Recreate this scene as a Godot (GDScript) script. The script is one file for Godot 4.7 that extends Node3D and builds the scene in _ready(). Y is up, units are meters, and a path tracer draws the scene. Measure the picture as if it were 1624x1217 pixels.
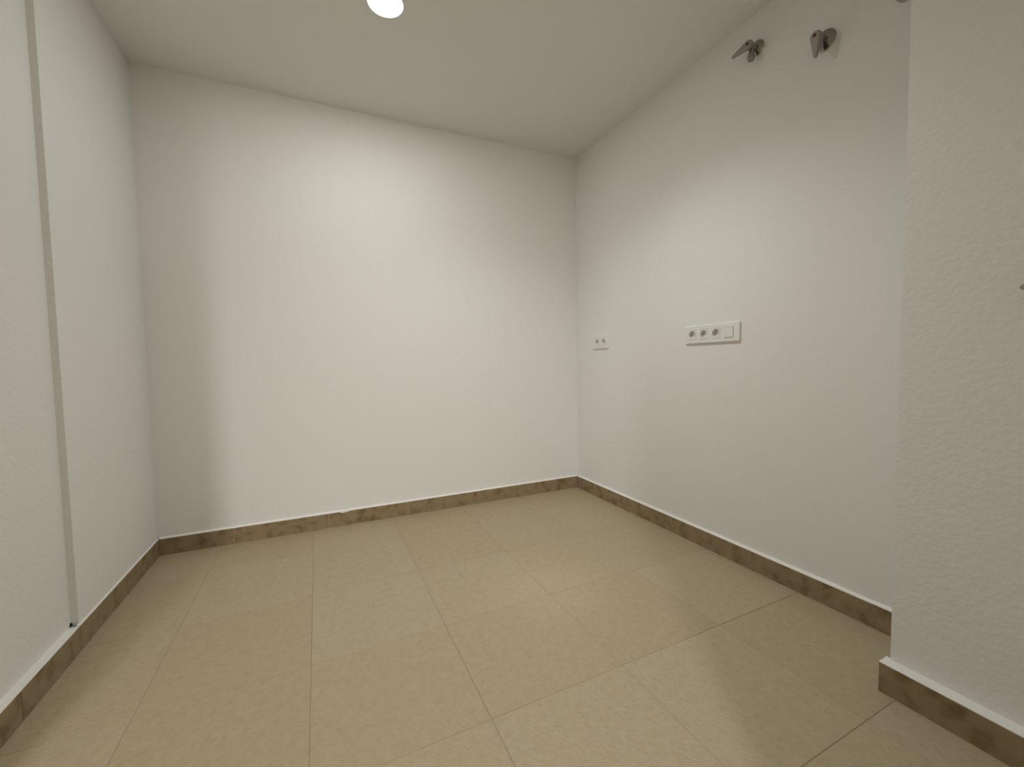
extends Node3D
# A small empty utility room. Plan units are multiples of the camera height; S turns them into metres.

const S := 0.975
const CEIL := 2.5405          # ceiling height in plan units
const SK := 0.0885            # skirting height in plan units
const TILE := 0.4614          # floor tile pitch in plan units

var rng := RandomNumberGenerator.new()
var paint: StandardMaterial3D
var paint_rough: StandardMaterial3D
var ceiling_paint: StandardMaterial3D
var passage_paint: StandardMaterial3D
var caulk: StandardMaterial3D
var grout: StandardMaterial3D
var joint_mortar: StandardMaterial3D
var white_plastic: StandardMaterial3D
var well_plastic: StandardMaterial3D
var dark_hole: StandardMaterial3D
var chrome: StandardMaterial3D
var dull_chrome: StandardMaterial3D
var tile_mats: Array = []
var skirt_mats: Array = []


func _ready() -> void:
	rng.seed = 7
	set_camera()
	set_world()
	set_materials()
	build_shell()
	build_floor()
	build_baseboards()
	small_marks()
	build_lamps()
	build_outlets()
	build_valves()


# ---------------------------------------------------------------- camera, light, exposure

func set_camera() -> void:
	var cam := Camera3D.new()
	cam.name = "camera"
	cam.fov = rad_to_deg(2.0 * atan(608.5 / 655.5034))
	cam.near = 0.02
	cam.far = 60.0
	cam.basis = Basis(Vector3.UP, -0.43938) * Basis(Vector3.RIGHT, -0.05202) * Basis(Vector3.BACK, -0.01655)
	cam.position = Vector3(0, S, 0)
	add_child(cam)
	cam.current = true


const LAMP_AT := Vector2(0.321, -1.891)      # plan units
const HALL_AT := Vector2(-1.5, 3.38)
const SPOT_AT := Vector2(0.9, -1.52)
const LAMP_ENERGY := 0.8
const SPOT_ENERGY := 1.88
const HALL_ENERGY := 20.5
const EXPOSURE := 1.0
const LAMP_COLOR := Color(0.99, 1.0, 1.0)
const HALL_COLOR := Color(0.995, 1.0, 1.0)


func set_world() -> void:
	var e := Environment.new()
	e.background_mode = Environment.BG_COLOR
	e.background_color = Color.BLACK
	e.tonemap_mode = Environment.TONE_MAPPER_LINEAR
	e.tonemap_exposure = EXPOSURE
	e.sdfgi_enabled = true
	e.ssao_enabled = true
	e.ssil_enabled = true
	var w := WorldEnvironment.new()
	w.name = "environment"
	w.environment = e
	add_child(w)


# ---------------------------------------------------------------- materials

func noise_tex(freq: float, octaves: int, size: int, seed_: int, ramp: Array = [], kind := FastNoiseLite.TYPE_SIMPLEX_SMOOTH) -> NoiseTexture2D:
	var n := FastNoiseLite.new()
	n.noise_type = kind
	n.frequency = freq
	n.fractal_octaves = octaves
	n.seed = seed_
	var t := NoiseTexture2D.new()
	t.width = size
	t.height = size
	t.seamless = true
	t.noise = n
	if ramp.size() > 0:
		var g := Gradient.new()
		var offs := PackedFloat32Array()
		var cols := PackedColorArray()
		for r in ramp:
			offs.append(r[0])
			cols.append(r[1])
		g.offsets = offs
		g.colors = cols
		t.color_ramp = g
	return t


func plain(c: Color, rough: float, metal := 0.0) -> StandardMaterial3D:
	var m := StandardMaterial3D.new()
	m.albedo_color = c
	m.roughness = rough
	m.metallic = metal
	return m


func plaster(c: Color, scale: float, depth: float, bump: Texture2D) -> StandardMaterial3D:
	var m := plain(c, 0.85)
	m.metallic_specular = 0.3
	m.uv1_triplanar = true
	m.uv1_world_triplanar = true
	m.uv1_scale = Vector3.ONE * scale
	m.heightmap_enabled = true
	m.heightmap_texture = bump
	m.heightmap_scale = depth
	return m


func set_materials() -> void:
	var fine := noise_tex(0.035, 4, 512, 3)
	paint = plaster(Color(0.9, 0.895, 0.88), 2.0, 0.03, fine)
	paint_rough = plaster(Color(0.9, 0.895, 0.88), 2.4, 0.07, fine)
	ceiling_paint = plaster(Color(0.9, 0.895, 0.88), 2.0, 0.03, fine)
	passage_paint = plaster(Color(0.6, 0.58, 0.54), 2.0, 0.03, fine)
	caulk = plain(Color(0.93, 0.92, 0.9), 0.6)
	grout = plain(Color(0.6, 0.545, 0.445), 0.9)
	joint_mortar = plain(Color(0.74, 0.68, 0.58), 0.9)
	white_plastic = plain(Color(0.9, 0.895, 0.88), 0.35)
	well_plastic = plain(Color(0.86, 0.85, 0.83), 0.4)
	dark_hole = plain(Color(0.05, 0.045, 0.04), 0.7)
	chrome = plain(Color(0.6, 0.59, 0.57), 0.2, 1.0)
	dull_chrome = plain(Color(0.6, 0.585, 0.555), 0.45, 0.25)
	# floor tiles: a calm beige stone print, several tones
	var stone := noise_tex(0.02, 6, 1024, 11, [
		[0.0, Color(0.672, 0.614, 0.5)], [0.2, Color(0.688, 0.63, 0.516)], [0.5, Color(0.696, 0.638, 0.525)], [1.0, Color(0.708, 0.651, 0.538)]])
	var grain := noise_tex(0.07, 4, 512, 21, [[0.0, Color(0.92, 0.91, 0.895)], [0.3, Color(0.988, 0.986, 0.984)], [1.0, Color.WHITE]])
	var relief := noise_tex(0.05, 5, 1024, 12)
	for k in 4:
		var m := StandardMaterial3D.new()
		m.albedo_texture = stone
		var t := 1.0 - 0.006 * k
		m.albedo_color = Color(t, t * (1.0 - 0.003 * k), t * (1.0 - 0.008 * k))
		m.roughness = 0.5
		m.metallic_specular = 0.4
		m.heightmap_enabled = true
		m.heightmap_texture = relief
		m.heightmap_scale = 0.12
		m.detail_enabled = true
		m.detail_blend_mode = BaseMaterial3D.BLEND_MODE_MUL
		m.detail_albedo = grain
		tile_mats.append(m)
	# skirting pieces: the same stone cut darker, with brown clouding
	for k in 4:
		var m := StandardMaterial3D.new()
		m.albedo_texture = noise_tex(0.007, 5, 512, 40 + k, [
			[0.0, Color(0.44, 0.365, 0.255)], [0.3, Color(0.515, 0.44, 0.325)], [0.45, Color(0.56, 0.488, 0.372)], [1.0, Color(0.6, 0.528, 0.415)]])
		m.roughness = 0.45
		m.metallic_specular = 0.4
		skirt_mats.append(m)


# ---------------------------------------------------------------- helpers

func put(called: String, mesh: Mesh, mat: Material, parent: Node = self) -> MeshInstance3D:
	var o := MeshInstance3D.new()
	o.name = called
	o.mesh = mesh
	o.material_override = mat
	parent.add_child(o, true)
	return o


func thing(called: String, label: String, category: String, at: Vector3, group := "") -> Node3D:
	var o := Node3D.new()
	o.name = called
	o.position = at
	o.set_meta("label", label)
	o.set_meta("category", category)
	if group != "":
		o.set_meta("group", group)
	add_child(o, true)
	return o


func structure(o: Node3D, label: String) -> Node3D:
	o.set_meta("kind", "structure")
	o.set_meta("label", label)
	return o


func tri(st: SurfaceTool, a: Vector3, b: Vector3, c: Vector3) -> void:
	# a, b, c counter-clockwise as seen from outside
	st.add_vertex(a)
	st.add_vertex(c)
	st.add_vertex(b)


func quad(st: SurfaceTool, a: Vector3, b: Vector3, c: Vector3, d: Vector3) -> void:
	tri(st, a, b, c)
	tri(st, a, c, d)


func prism(points: Array, y0: float, y1: float) -> ArrayMesh:
	# upright prism over a plan polygon in plan units
	var pts := PackedVector2Array()
	for p in points:
		pts.append(Vector2(p[0], p[1]) * S)
	var area := 0.0
	for i in pts.size():
		area += pts[i].cross(pts[(i + 1) % pts.size()])
	if area > 0:
		pts.reverse()
	var st := SurfaceTool.new()
	st.begin(Mesh.PRIMITIVE_TRIANGLES)
	st.set_smooth_group(-1)
	var lo := y0 * S
	var hi := y1 * S
	for i in pts.size():
		var a := pts[i]
		var b := pts[(i + 1) % pts.size()]
		quad(st, Vector3(a.x, lo, a.y), Vector3(b.x, lo, b.y), Vector3(b.x, hi, b.y), Vector3(a.x, hi, a.y))
	var ix := Geometry2D.triangulate_polygon(pts)
	for k in range(0, ix.size(), 3):
		var a := pts[ix[k]]
		var b := pts[ix[k + 1]]
		var c := pts[ix[k + 2]]
		if (b - a).cross(c - a) > 0:
			var t := b
			b = c
			c = t
		tri(st, Vector3(a.x, hi, a.y), Vector3(b.x, hi, b.y), Vector3(c.x, hi, c.y))
		tri(st, Vector3(a.x, lo, a.y), Vector3(c.x, lo, c.y), Vector3(b.x, lo, b.y))
	st.generate_normals()
	return st.commit()


func loft(st: SurfaceTool, rings: Array, cap_start: bool, cap_end: bool) -> void:
	# rings of equal length, counter-clockwise as seen from the end of the loft
	var n: int = rings[0].size()
	for r in rings.size() - 1:
		for i in n:
			var j := (i + 1) % n
			quad(st, rings[r][i], rings[r][j], rings[r + 1][j], rings[r + 1][i])
	for e in 2:
		if (e == 0 and not cap_start) or (e == 1 and not cap_end):
			continue
		var ring: Array = rings[0] if e == 0 else rings[-1]
		var mid := Vector3.ZERO
		for p in ring:
			mid += p
		mid /= n
		for i in n:
			if e == 0:
				tri(st, mid, ring[(i + 1) % n], ring[i])
			else:
				tri(st, mid, ring[i], ring[(i + 1) % n])


func circle(r: float, z: float, n := 40, at := Vector2.ZERO) -> Array:
	var a := []
	for i in n:
		var t := TAU * i / n
		a.append(Vector3(at.x + r * cos(t), at.y + r * sin(t), z))
	return a


func round_rect(w: float, h: float, r: float, z: float, per := 10, at := Vector2.ZERO) -> Array:
	var a := []
	var corners := [Vector2(w / 2 - r, h / 2 - r), Vector2(-w / 2 + r, h / 2 - r), Vector2(-w / 2 + r, -h / 2 + r), Vector2(w / 2 - r, -h / 2 + r)]
	for k in 4:
		for i in per:
			var t := PI / 2 * (k + float(i) / (per - 1))
			a.append(Vector3(at.x + corners[k].x + r * cos(t), at.y + corners[k].y + r * sin(t), z))
	return a


func turned(profile: Array, n := 40) -> ArrayMesh:
	# lathe round z; profile of [radius, z], smooth within, ends capped
	var st := SurfaceTool.new()
	st.begin(Mesh.PRIMITIVE_TRIANGLES)
	st.set_smooth_group(-1)
	var rings := []
	for p in profile:
		rings.append(circle(p[0], p[1], n))
	loft(st, rings, true, true)
	st.generate_normals()
	return st.commit()


func lofted(rings: Array, smooth := false, cap_start := true) -> ArrayMesh:
	var st := SurfaceTool.new()
	st.begin(Mesh.PRIMITIVE_TRIANGLES)
	st.set_smooth_group(0 if smooth else -1)
	loft(st, rings, cap_start, true)
	st.generate_normals()
	return st.commit()


# ---------------------------------------------------------------- room shell (plan units)

const FRONT := 3.9        # plane of the wall behind the camera
const STEP_Z := -1.958     # where the left wall steps back
const LEFT_END := -0.8       # where the left wall turns into the passage
const HALL_X := -2.3
const LEFT_FAR := -0.803
const LEFT_NEAR := -0.824
const PIER_X := 1.522      # face of the pier on the right
const PIER_Z := -0.604     # its end


func back_z(x: float) -> float:
	return -2.752 + 0.01522 * x


func right_x(z: float) -> float:
	return 1.8243 - 0.00801 * z


func build_shell() -> void:
	var o := 0.14
	var xr := right_x(-2.72)
	var wb := put("wall_back", prism([[LEFT_FAR - o, back_z(LEFT_FAR - o)], [xr + o, back_z(xr + o)], [xr + o, back_z(xr + o) - o], [LEFT_FAR - o, back_z(LEFT_FAR - o) - o]], 0, CEIL), paint)
	structure(wb, "smooth white painted wall at the back of the room, lit by the ceiling light")
	var wl := put("wall_left", prism([[LEFT_FAR, back_z(LEFT_FAR)], [LEFT_FAR, STEP_Z], [LEFT_NEAR, STEP_Z], [LEFT_NEAR, LEFT_END], [HALL_X, LEFT_END], [HALL_X, LEFT_END - o], [LEFT_NEAR - o, LEFT_END - o], [LEFT_NEAR - o, back_z(LEFT_NEAR - o)]], 0, CEIL), paint_rough)
	structure(wl, "white painted left wall with a narrow vertical step in its plaster")
	var wr := CSGMesh3D.new()
	wr.name = "wall_right"
	wr.mesh = prism([[xr, back_z(xr)], [right_x(PIER_Z), PIER_Z], [right_x(PIER_Z) + o, PIER_Z], [xr + o, back_z(xr)]], 0, CEIL)
	wr.material = paint
	add_child(wr)
	for q in [[0.1305, -2.409, 0.14], [0.1285, -1.4885, 0.275]]:      # boxes sunk behind the outlet plates
		var cut := CSGBox3D.new()
		cut.name = "recess"
		cut.operation = CSGShape3D.OPERATION_SUBTRACTION
		cut.size = Vector3(q[2], 0.056, 0.06)
		cut.material = paint
		on_right_wall(cut, q[0], q[1])
		wr.add_child(cut, true)
	structure(wr, "white painted right wall that carries the outlet plates and lever valves")
	var wp := put("wall_pier", prism([[PIER_X, PIER_Z], [PIER_X, FRONT], [right_x(PIER_Z) + o, FRONT], [right_x(PIER_Z) + o, PIER_Z]], 0, CEIL), paint_rough)
	structure(wp, "textured white pier of wall standing forward at the right edge")
	var wf := put("wall_front", prism([[HALL_X, FRONT], [right_x(0) + o, FRONT], [right_x(0) + o, FRONT + o], [HALL_X, FRONT + o]], 0, CEIL), passage_paint)
	structure(wf, "beige painted wall closing the passage behind the camera")
	var wh := put("wall_passage", prism([[HALL_X, LEFT_END - o], [HALL_X, FRONT + o], [HALL_X - o, FRONT + o], [HALL_X - o, LEFT_END - o]], 0, CEIL), passage_paint)
	structure(wh, "beige painted side wall of the passage behind the camera")
	var wn := put("wall_opening", prism([[0.44, 0.2], [PIER_X, 0.2], [PIER_X, 0.3], [0.44, 0.3]], 0, CEIL), paint)
	structure(wn, "white painted wall end beside the opening the camera looks through")
	var c := put("ceiling", prism(ground_plan(), CEIL, CEIL + 0.12), ceiling_paint)
	structure(c, "plain white painted ceiling with one round light at the top edge")


# ---------------------------------------------------------------- floor

func ground_plan() -> Array:
	var o := 0.14
	var xr := right_x(-2.72) + o
	return [[LEFT_NEAR - o, back_z(-1) - o], [xr, back_z(-1) - o], [xr, FRONT + o], [HALL_X - o, FRONT + o], [HALL_X - o, LEFT_END - o], [LEFT_NEAR - o, LEFT_END - o]]


func tile_mesh(x0: float, x1: float, z0: float, z1: float, uv0: Vector2, flip: bool) -> ArrayMesh:
	# slab with chamfered upper edges, its own origin at its centre
	var st := SurfaceTool.new()
	st.begin(Mesh.PRIMITIVE_TRIANGLES)
	st.set_smooth_group(-1)
	var w := (x1 - x0) / 2
	var d := (z1 - z0) / 2
	var b := 0.0011
	var rings := []
	for lv in [[0.0, -0.008], [0.0, -b], [b, 0.0]]:
		var k: float = lv[0]
		var y: float = lv[1]
		rings.append([Vector3(-w + k, y, d - k), Vector3(w - k, y, d - k), Vector3(w - k, y, -d + k), Vector3(-w + k, y, -d + k)])
	var put_v := func(v: Vector3):
		var uv := Vector2(v.x, v.z) / 0.9
		st.set_uv(uv0 + (Vector2(uv.y, -uv.x) if flip else uv))
		st.add_vertex(v)
	for r in 2:
		for i in 4:
			var j := (i + 1) % 4
			for v in [rings[r][i], rings[r + 1][j], rings[r][j], rings[r][i], rings[r + 1][i], rings[r + 1][j]]:
				put_v.call(v)
	for v in [rings[2][0], rings[2][2], rings[2][1], rings[2][0], rings[2][3], rings[2][2]]:
		put_v.call(v)
	st.generate_normals()
	return st.commit()


func build_floor() -> void:
	var xr := right_x(-2.72) + 0.02
	var f := put("floor", prism(ground_plan(), -0.12, -0.0016), grout)
	structure(f, "floor of large matt beige stone tiles laid with fine joints")
	var gap := 0.0014
	var u0 := 0.40645 - 3 * TILE
	var v0 := -1.4968 - 3 * TILE
	for i in range(-4, 8):
		for j in range(0, 13):
			var xa := maxf(u0 + i * TILE, LEFT_NEAR if v0 + (j + 0.5) * TILE < LEFT_END else HALL_X) * S
			var xb := minf(u0 + (i + 1) * TILE, xr) * S
			var za := maxf(v0 + j * TILE, -2.765) * S
			var zb := minf(v0 + (j + 1) * TILE, FRONT) * S
			if xb - xa < 0.01 or zb - za < 0.01:
				continue
			if xa > PIER_X * S and za > PIER_Z * S:
				continue
			xa += gap / 2
			xb -= gap / 2
			za += gap / 2
			zb -= gap / 2
			var m := tile_mesh(xa, xb, za, zb, Vector2(rng.randf(), rng.randf()), rng.randf() < 0.5)
			var t := put("tile", m, tile_mats[rng.randi() % 4], f)
			t.position = Vector3((xa + xb) / 2, rng.randf_range(-0.0004, 0.0), (za + zb) / 2)


# ---------------------------------------------------------------- baseboards

func skirt_piece(a: Vector2, b: Vector2, n: Vector2, th: float, uv0: Vector2) -> ArrayMesh:
	# a to b along the front foot, n points into the room, metres; profile with an eased upper edge
	var st := SurfaceTool.new()
	st.begin(Mesh.PRIMITIVE_TRIANGLES)
	st.set_smooth_group(-1)
	var h := SK * S
	var e := 0.0015
	var prof := [Vector2(0, 0), Vector2(0, h - e), Vector2(-e, h), Vector2(-th, h), Vector2(-th, 0)]   # x outwards, y up
	var l := a.distance_to(b)
	var at := func(p: Vector2, q: Vector2) -> Vector3:
		return Vector3(p.x + n.x * q.x, q.y, p.y + n.y * q.x)
	var run := 0.0
	for i in prof.size():
		var j := (i + 1) % prof.size()
		var p: Vector2 = prof[i]
		var q: Vector2 = prof[j]
		var s := p.distance_to(q)
		var vs := [[a, p, 0.0, run], [b, p, l, run], [b, q, l, run + s], [a, p, 0.0, run], [b, q, l, run + s], [a, q, 0.0, run + s]]
		for k in [0, 2, 1, 3, 5, 4]:
			st.set_uv(uv0 + Vector2(vs[k][2], vs[k][3]) / 0.32)
			st.add_vertex(at.call(vs[k][0], vs[k][1]))
		run += s
	for e2 in 2:
		var p0: Vector2 = a if e2 == 0 else b
		for i in range(1, prof.size() - 1):
			var f := [prof[0], prof[i], prof[i + 1]]
			for k in ([0, 2, 1] if e2 == 0 else [0, 1, 2]):
				st.set_uv(uv0 + Vector2(f[k].x, f[k].y) / 0.32)
				st.add_vertex(at.call(p0, f[k]))
	st.generate_normals()
	return st.commit()


func bead(a: Vector2, b: Vector2, n: Vector2, depth: float, rise: float) -> ArrayMesh:
	# white filler on the ledge above the skirting, running up on the wall; a slightly wavy upper edge
	var st := SurfaceTool.new()
	st.begin(Mesh.PRIMITIVE_TRIANGLES)
	st.set_smooth_group(-1)
	var h := SK * S
	var steps := maxi(4, int(a.distance_to(b) / 0.06))
	var prev := []
	for i in steps + 1:
		var p := a.lerp(b, float(i) / steps)
		var r := rise * rng.randf_range(0.8, 1.15)
		var d := depth + 0.002
		var ring := [Vector3(p.x, h + 0.0002, p.y) - Vector3(n.x, 0, n.y) * 0.0012,
			Vector3(p.x, h + r * 0.25, p.y) - Vector3(n.x, 0, n.y) * 0.0025,
			Vector3(p.x, h + r * 0.45, p.y) - Vector3(n.x, 0, n.y) * (d - r * 0.5),
			Vector3(p.x, h + r, p.y) - Vector3(n.x, 0, n.y) * d,
			Vector3(p.x, h + 0.0002, p.y) - Vector3(n.x, 0, n.y) * d]
		if i > 0:
			for k in 5:
				var m := (k + 1) % 5
				quad(st, prev[k], ring[k], ring[m], prev[m])
		else:
			for k in [1, 2, 3]:
				tri(st, ring[0], ring[k], ring[k + 1])
		if i == steps:
			for k in [1, 2, 3]:
				tri(st, ring[0], ring[k + 1], ring[k])
		prev = ring
	st.generate_normals()
	return st.commit()


func baseboard(called: String, label: String, a: Vector2, b: Vector2, cuts: Array, depth: float, rise: float, start_gap := 0.0) -> Node3D:
	# a to b: front foot line in plan units with the room on its left as seen from above; cuts: distances from a in plan units
	var root := Node3D.new()
	root.name = called
	add_child(root, true)
	structure(root, label)
	var dir := (b - a).normalized()
	var n := Vector2(-dir.y, dir.x) * -1.0
	if n.dot(Vector2(0.3, -1.2) - a) < 0:
		n = -n
	var swap := (Vector3(dir.x, 0, dir.y).cross(Vector3.UP)).dot(Vector3(n.x, 0, n.y)) < 0
	var marks := [start_gap] + cuts + [a.distance_to(b)]
	for i in marks.size() - 1:
		var p: Vector2 = (a + dir * marks[i]) * S + dir * 0.0011
		var q: Vector2 = (a + dir * marks[i + 1]) * S - dir * 0.0011
		var m := skirt_piece(q, p, n, depth * S, Vector2(rng.randf(), rng.randf())) if swap else skirt_piece(p, q, n, depth * S, Vector2(rng.randf(), rng.randf()))
		put("skirting_tile", m, skirt_mats[(i + int(a.x * 10 + 20)) % 4], root)
	var back := -n * 0.0012
	var mortar := skirt_piece(b * S + back - dir * 0.002, (a + dir * start_gap) * S + back + dir * 0.002, n, depth * S - 0.0012, Vector2.ZERO) if swap else skirt_piece((a + dir * start_gap) * S + back + dir * 0.002, b * S + back - dir * 0.002, n, depth * S - 0.0012, Vector2.ZERO)
	put("mortar_strip", mortar, joint_mortar, root)
	var c := bead(b * S, a * S, n, depth * S, rise) if swap else bead(a * S, b * S, n, depth * S, rise)
	put("filler_bead", c, caulk, root)
	return root


func build_baseboards() -> void:
	var back := func(x: float) -> float: return -2.738 + 0.01522 * x
	var right := func(z: float) -> float: return 1.8083 - 0.00801 * z
	var c1 := Vector2(-0.795, back.call(-0.795))
	var xr: float = right.call(-2.71)
	var c2 := Vector2(xr, back.call(xr))
	baseboard("baseboard_back", "row of brown beige stone skirting pieces under the back wall", c1, c2, [0.337, 0.8245, 1.304, 1.7936, 2.2784], 0.014, 0.0105)
	baseboard("baseboard_right", "row of brown beige stone skirting pieces under the right wall", c2, Vector2(right.call(-0.6), -0.6), [0.487, 0.974, 1.461, 1.948], 0.016, 0.0105)
	baseboard("baseboard_left", "brown beige stone skirting under the far part of the left wall", Vector2(-0.795, -1.945), c1, [0.33], 0.008, 0.006)
	baseboard("baseboard_left", "brown beige stone skirting with a wide white ledge under the near left wall", Vector2(-0.795, LEFT_END), Vector2(-0.795, -1.945), [0.33, 0.82], 0.029, 0.005)
	baseboard("baseboard_pier", "brown skirting with a wide white ledge round the pier on the right", Vector2(1.484, PIER_Z - 0.012), Vector2(1.4818, 0.2), [0.487], 0.038, 0.005)


func small_marks() -> void:
	# filler splash on the edge of the back skirting, a drilled hole in the right one, a chip beside the wall step
	var st := SurfaceTool.new()
	st.begin(Mesh.PRIMITIVE_TRIANGLES)
	st.set_smooth_group(0)
	var rings := []
	for lv in [[1.0, 0.0], [0.85, 0.0012], [0.45, 0.002]]:
		var ring := []
		for i in 20:
			var t := TAU * i / 20
			var w: float = (1.0 + 0.25 * sin(3 * t + 1.0)) * lv[0]
			ring.append(Vector3(0.026 * w * cos(t), 0.0035 * w * sin(t), lv[1]))
		rings.append(ring)
	loft(st, rings, false, true)
	st.generate_normals()
	var splash := put("filler_splash", st.commit(), caulk, get_node("baseboard_back"))
	splash.position = Vector3(0.118, SK - 0.0042, -2.738 + 0.01522 * 0.118) * S
	var hole := put("drilled_hole", turned([[0.0035, 0.0], [0.0035, 0.0003]], 16), dark_hole, get_node("baseboard_right"))
	hole.position = Vector3(1.8083 + 0.00801 * 1.757, 0.0395, -1.757) * S
	hole.rotation.y = -PI / 2
	var chip := put("plaster_chip", turned([[0.006, 0.0], [0.005, 0.003], [0.002, 0.0045]], 12), dark_hole, get_node("wall_left"))
	chip.position = Vector3(LEFT_NEAR, SK + 0.008, STEP_Z + 0.004) * S
	chip.rotation.y = PI / 2


# ---------------------------------------------------------------- lamps

func downlight(label: String, at: Vector2, r: float, energy: float, tint: Color, beam := 0.0) -> void:
	var y := CEIL * S
	var t := thing("downlight", label, "ceiling light", Vector3(at.x * S, y, at.y * S), "round recessed ceiling lights")
	# rim: a shallow ring round the glowing disc, turned to face down
	var st := SurfaceTool.new()
	st.begin(Mesh.PRIMITIVE_TRIANGLES)
	st.set_smooth_group(-1)
	var rings := []
	for p in [[r + 0.007, 0.0], [r + 0.006, 0.002], [r + 0.002, 0.003], [r, 0.002], [r, 0.0]]:
		rings.append(circle(p[0], p[1], 56))
	loft(st, rings, false, false)
	st.generate_normals()
	var rim := put("rim", st.commit(), white_plastic, t)
	rim.rotation.x = PI / 2
	var glow := StandardMaterial3D.new()
	glow.albedo_color = Color(0.95, 0.95, 0.95)
	glow.emission_enabled = true
	glow.emission = tint
	glow.emission_energy_multiplier = 4.0
	var d := put("lamp_diffuser", lofted([circle(r, 0.0, 56), circle(r, 0.0012, 56), circle(r - 0.004, 0.0018, 56)]), glow, t)
	d.rotation.x = PI / 2
	var light: Light3D
	if beam > 0.0:
		var sp := SpotLight3D.new()
		sp.spot_angle = beam
		sp.spot_angle_attenuation = 1.0
		sp.spot_range = 12.0
		sp.spot_attenuation = 2.0
		sp.light_size = r
		light = sp
	else:
		var ar := AreaLight3D.new()
		ar.area_size = Vector2(r * 1.4, r * 1.4)
		ar.area_range = 12.0
		light = ar
	light.name = "lamp_light"
	light.light_energy = energy
	light.light_color = tint
	light.shadow_enabled = true
	light.rotation.x = -PI / 2
	light.position.y = -0.0045
	t.add_child(light)


func build_lamps() -> void:
	downlight("round white ceiling light glowing at the top edge, above the back wall", LAMP_AT, 0.0715, LAMP_ENERGY, LAMP_COLOR)
	downlight("round white ceiling spotlight above the right wall, out of the picture", SPOT_AT, 0.06, SPOT_ENERGY, LAMP_COLOR, 65.0)
	downlight("round white ceiling light in the passage behind the camera", HALL_AT, 0.2, HALL_ENERGY, HALL_COLOR)


# ---------------------------------------------------------------- outlets

func on_right_wall(o: Node3D, y: float, z: float) -> void:
	o.position = Vector3(right_x(z) * S, (1.0 + y) * S, z * S)
	o.rotation.y = -PI / 2 - 0.008


func socket_face(at: float) -> ArrayMesh:
	# a square insert with a round well in it; the well's floor carries two guide ribs
	var st := SurfaceTool.new()
	st.begin(Mesh.PRIMITIVE_TRIANGLES)
	st.set_smooth_group(-1)
	var n := 48
	var sq := func(z: float, w: float) -> Array:
		var ring := []
		for i in n:
			var th := TAU * i / n
			ring.append(Vector3(at + cos(th) * w / 2 / maxf(absf(cos(th)), absf(sin(th))), sin(th) * (w + 0.001) / 2 / maxf(absf(cos(th)), absf(sin(th))), z))
		return ring
	var ci := func(z: float, r: float) -> Array: return circle(r, z, n, Vector2(at, 0))
	loft(st, [sq.call(0.002, 0.0488), sq.call(0.0112, 0.0488), sq.call(0.0118, 0.0478), ci.call(0.0118, 0.0207), ci.call(0.0112, 0.0198), ci.call(-0.0058, 0.0192)], false, true)
	st.generate_normals()
	return st.commit()


func outlet_plate(label: String, w: float, h: float, sockets: Array, rockers: Array, y: float, z: float) -> void:
	var t := thing("outlet_plate", label, "wall outlet", Vector3.ZERO)
	on_right_wall(t, y, z)
	var body := CSGMesh3D.new()
	body.name = "frame"
	body.mesh = lofted([round_rect(w, h, 0.005, 0.0), round_rect(w, h, 0.005, 0.0075), round_rect(w - 0.003, h - 0.003, 0.004, 0.0098), round_rect(w - 0.008, h - 0.008, 0.003, 0.0108)])
	body.material = white_plastic
	t.add_child(body, true)
	for x in sockets + rockers:
		var hole := CSGBox3D.new()
		hole.name = "opening"
		hole.operation = CSGShape3D.OPERATION_SUBTRACTION
		hole.size = Vector3(0.0508, 0.0518, 0.04)
		hole.position = Vector3(x, 0, 0.0112)
		hole.material = white_plastic
		body.add_child(hole, true)
	for x in sockets:
		var s := put("socket", socket_face(0.0), white_plastic, t)
		s.position.x = x
		for k in [-1, 1]:
			var pin := put("contact_hole", turned([[0.0027, 0.0], [0.0027, 0.0003]], 16), dark_hole, s)
			pin.position = Vector3(k * 0.0095, 0, -0.0058)
			var clip := put("earth_clip", lofted([round_rect(0.005, 0.0016, 0.0006, 0.0, 4), round_rect(0.005, 0.0016, 0.0006, 0.0135, 4)]), dull_chrome, s)
			clip.position = Vector3(0, k * 0.0178, -0.0058)
			var rib := put("guide_rib", lofted([round_rect(0.003, 0.005, 0.001, 0.0, 4), round_rect(0.0024, 0.004, 0.001, 0.011, 4)]), well_plastic, s)
			rib.position = Vector3(k * 0.0176, 0, -0.0058)
	for x in rockers:
		var r := put("switch_rocker", lofted([round_rect(0.0485, 0.0495, 0.002, 0.001), round_rect(0.0485, 0.0495, 0.002, 0.0125), round_rect(0.0465, 0.0475, 0.002, 0.0142)]), white_plastic, t)
		r.position.x = x
		r.rotation.x = 0.02


func build_outlets() -> void:
	outlet_plate("small white plate with two round sockets beside the room's back corner", 0.176 * S, 0.0945 * S, [-0.037 * S, 0.037 * S], [], 0.1305, -2.409)
	outlet_plate("long white plate with three round sockets and one blank square switch", 0.3236 * S, 0.0945 * S, [-0.1145 * S, -0.0415 * S, 0.0315 * S], [0.1045 * S], 0.1285, -1.4885)


# ---------------------------------------------------------------- lever valves

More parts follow.
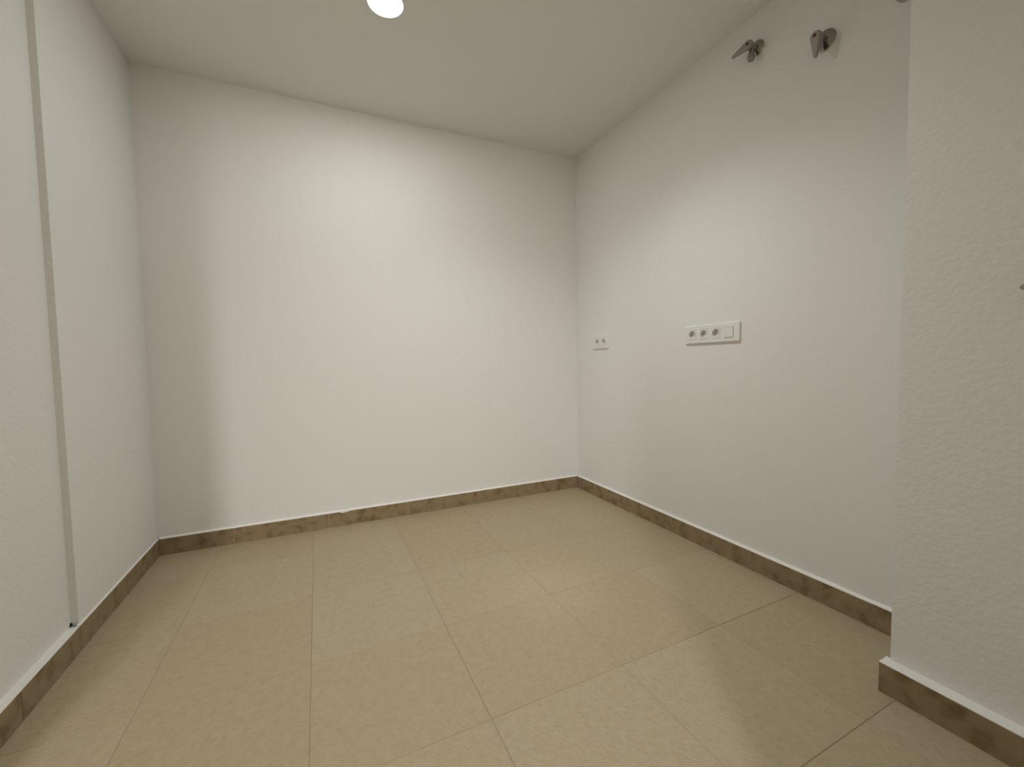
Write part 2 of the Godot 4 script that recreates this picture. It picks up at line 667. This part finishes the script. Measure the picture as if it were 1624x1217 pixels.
func lever_mesh(length: float, r0: float, r1: float, z0: float, z1: float) -> ArrayMesh:
	# teardrop lever pointing along -y from its round head, thinner towards the tip, eased edges
	var n := 24
	var outline := func(g0: float, g1: float, zh: float, zt: float) -> Array:
		var ring := []
		var tilt := asin((g0 - g1) / length)
		for i in n + 1:      # round the head, from the right side over the top to the left
			var t := -tilt + (PI + 2 * tilt) * i / n
			ring.append(Vector3(g0 * cos(t), g0 * sin(t), zh))
		for i in n + 1:      # round the tip
			var t := PI + tilt + (PI - 2 * tilt) * i / n
			ring.append(Vector3(g1 * cos(t), -length + g1 * sin(t), zt))
		return ring
	var th := z1 - z0
	var zt0 := z0 + th * 0.25
	return lofted([outline.call(r0 - 0.002, r1 - 0.0012, z0, zt0), outline.call(r0, r1, z0 + 0.003, zt0 + 0.002), outline.call(r0, r1, z1 - 0.005, z1 - 0.006),
		outline.call(r0 - 0.0015, r1 - 0.001, z1 - 0.002, z1 - 0.0038), outline.call(r0 - 0.005, r1 - 0.003, z1, z1 - 0.003)])


func valve(label: String, flange_r: float, lever_turn: float, stub: float, dot_color: Color, dot_label: String, metal: StandardMaterial3D) -> Node3D:
	var t := thing("lever_valve", label, "stop valve", Vector3.ZERO)
	put("flange", turned([[flange_r, 0.0], [flange_r, 0.002], [flange_r - 0.002, 0.004], [flange_r * 0.7, 0.0075], [0.0165, 0.0115], [0.0155, 0.0115]], 48), chrome, t)
	put("valve_body", turned([[0.0125, 0.006], [0.0125, 0.022], [0.0145, 0.0235], [0.0145, 0.041], [0.0125, 0.0425], [0.0095, 0.044], [0.0095, 0.05]], 40), chrome, t)
	if stub > 0:
		var s := put("outlet_stub", turned([[0.0095, 0.008], [0.0095, stub - 0.026], [0.0135, stub - 0.025], [0.0145, stub - 0.004], [0.0125, stub]], 32), chrome, t)
		s.position.z = 0.036
		s.rotation.x = PI / 2
	var lever := put("lever", lever_mesh(0.071, 0.0182, 0.0064, 0.0475, 0.0655), metal, t)
	lever.rotation.z = lever_turn
	if dot_label != "":
		var dot := put("marker_dot", turned([[0.0064, 0.0], [0.0064, 0.0006], [0.0058, 0.001]], 24), plain(dot_color, 0.4), lever)
		dot.position = Vector3(0, 0.001, 0.0653)
		dot.set_meta("label", dot_label)
	return t


func build_valves() -> void:
	var a := valve("grey lever valve with a black dot, lever pointing sideways, high on the right wall", 0.033, -1.5, 0.058, Color(0.02, 0.02, 0.025), "black dot on the lever head", dull_chrome)
	on_right_wall(a, 1.3835, -1.266)
	var b := valve("grey lever valve with a red dot, lever hanging down, high beside the pier", 0.0385, 0.0, 0.04, Color(0.35, 0.03, 0.03), "red dot on the lever head", dull_chrome)
	on_right_wall(b, 1.2265, -0.987)
	var c := valve("dark lever tip at the right edge of the picture, on the pier", 0.033, -1.35, 0.0, Color.BLACK, "", dull_chrome)
	c.position = Vector3(PIER_X * S, (1.0 + 0.168) * S, -0.2915 * S)
	c.rotation.y = -PI / 2
	# a round blanking cap whose lower rim shows at the top, just left of the pier
	var cap := thing("pipe_cap", "round dark pipe cap whose rim shows at the top edge, left of the pier", "pipe cap", Vector3.ZERO)
	on_right_wall(cap, 1.219, -0.733)
	put("cap", turned([[0.026, 0.0], [0.026, 0.014], [0.022, 0.018], [0.012, 0.019]], 40), dull_chrome, cap)
	put("collar", turned([[0.034, 0.0], [0.034, 0.003], [0.028, 0.006]], 40), dull_chrome, cap)
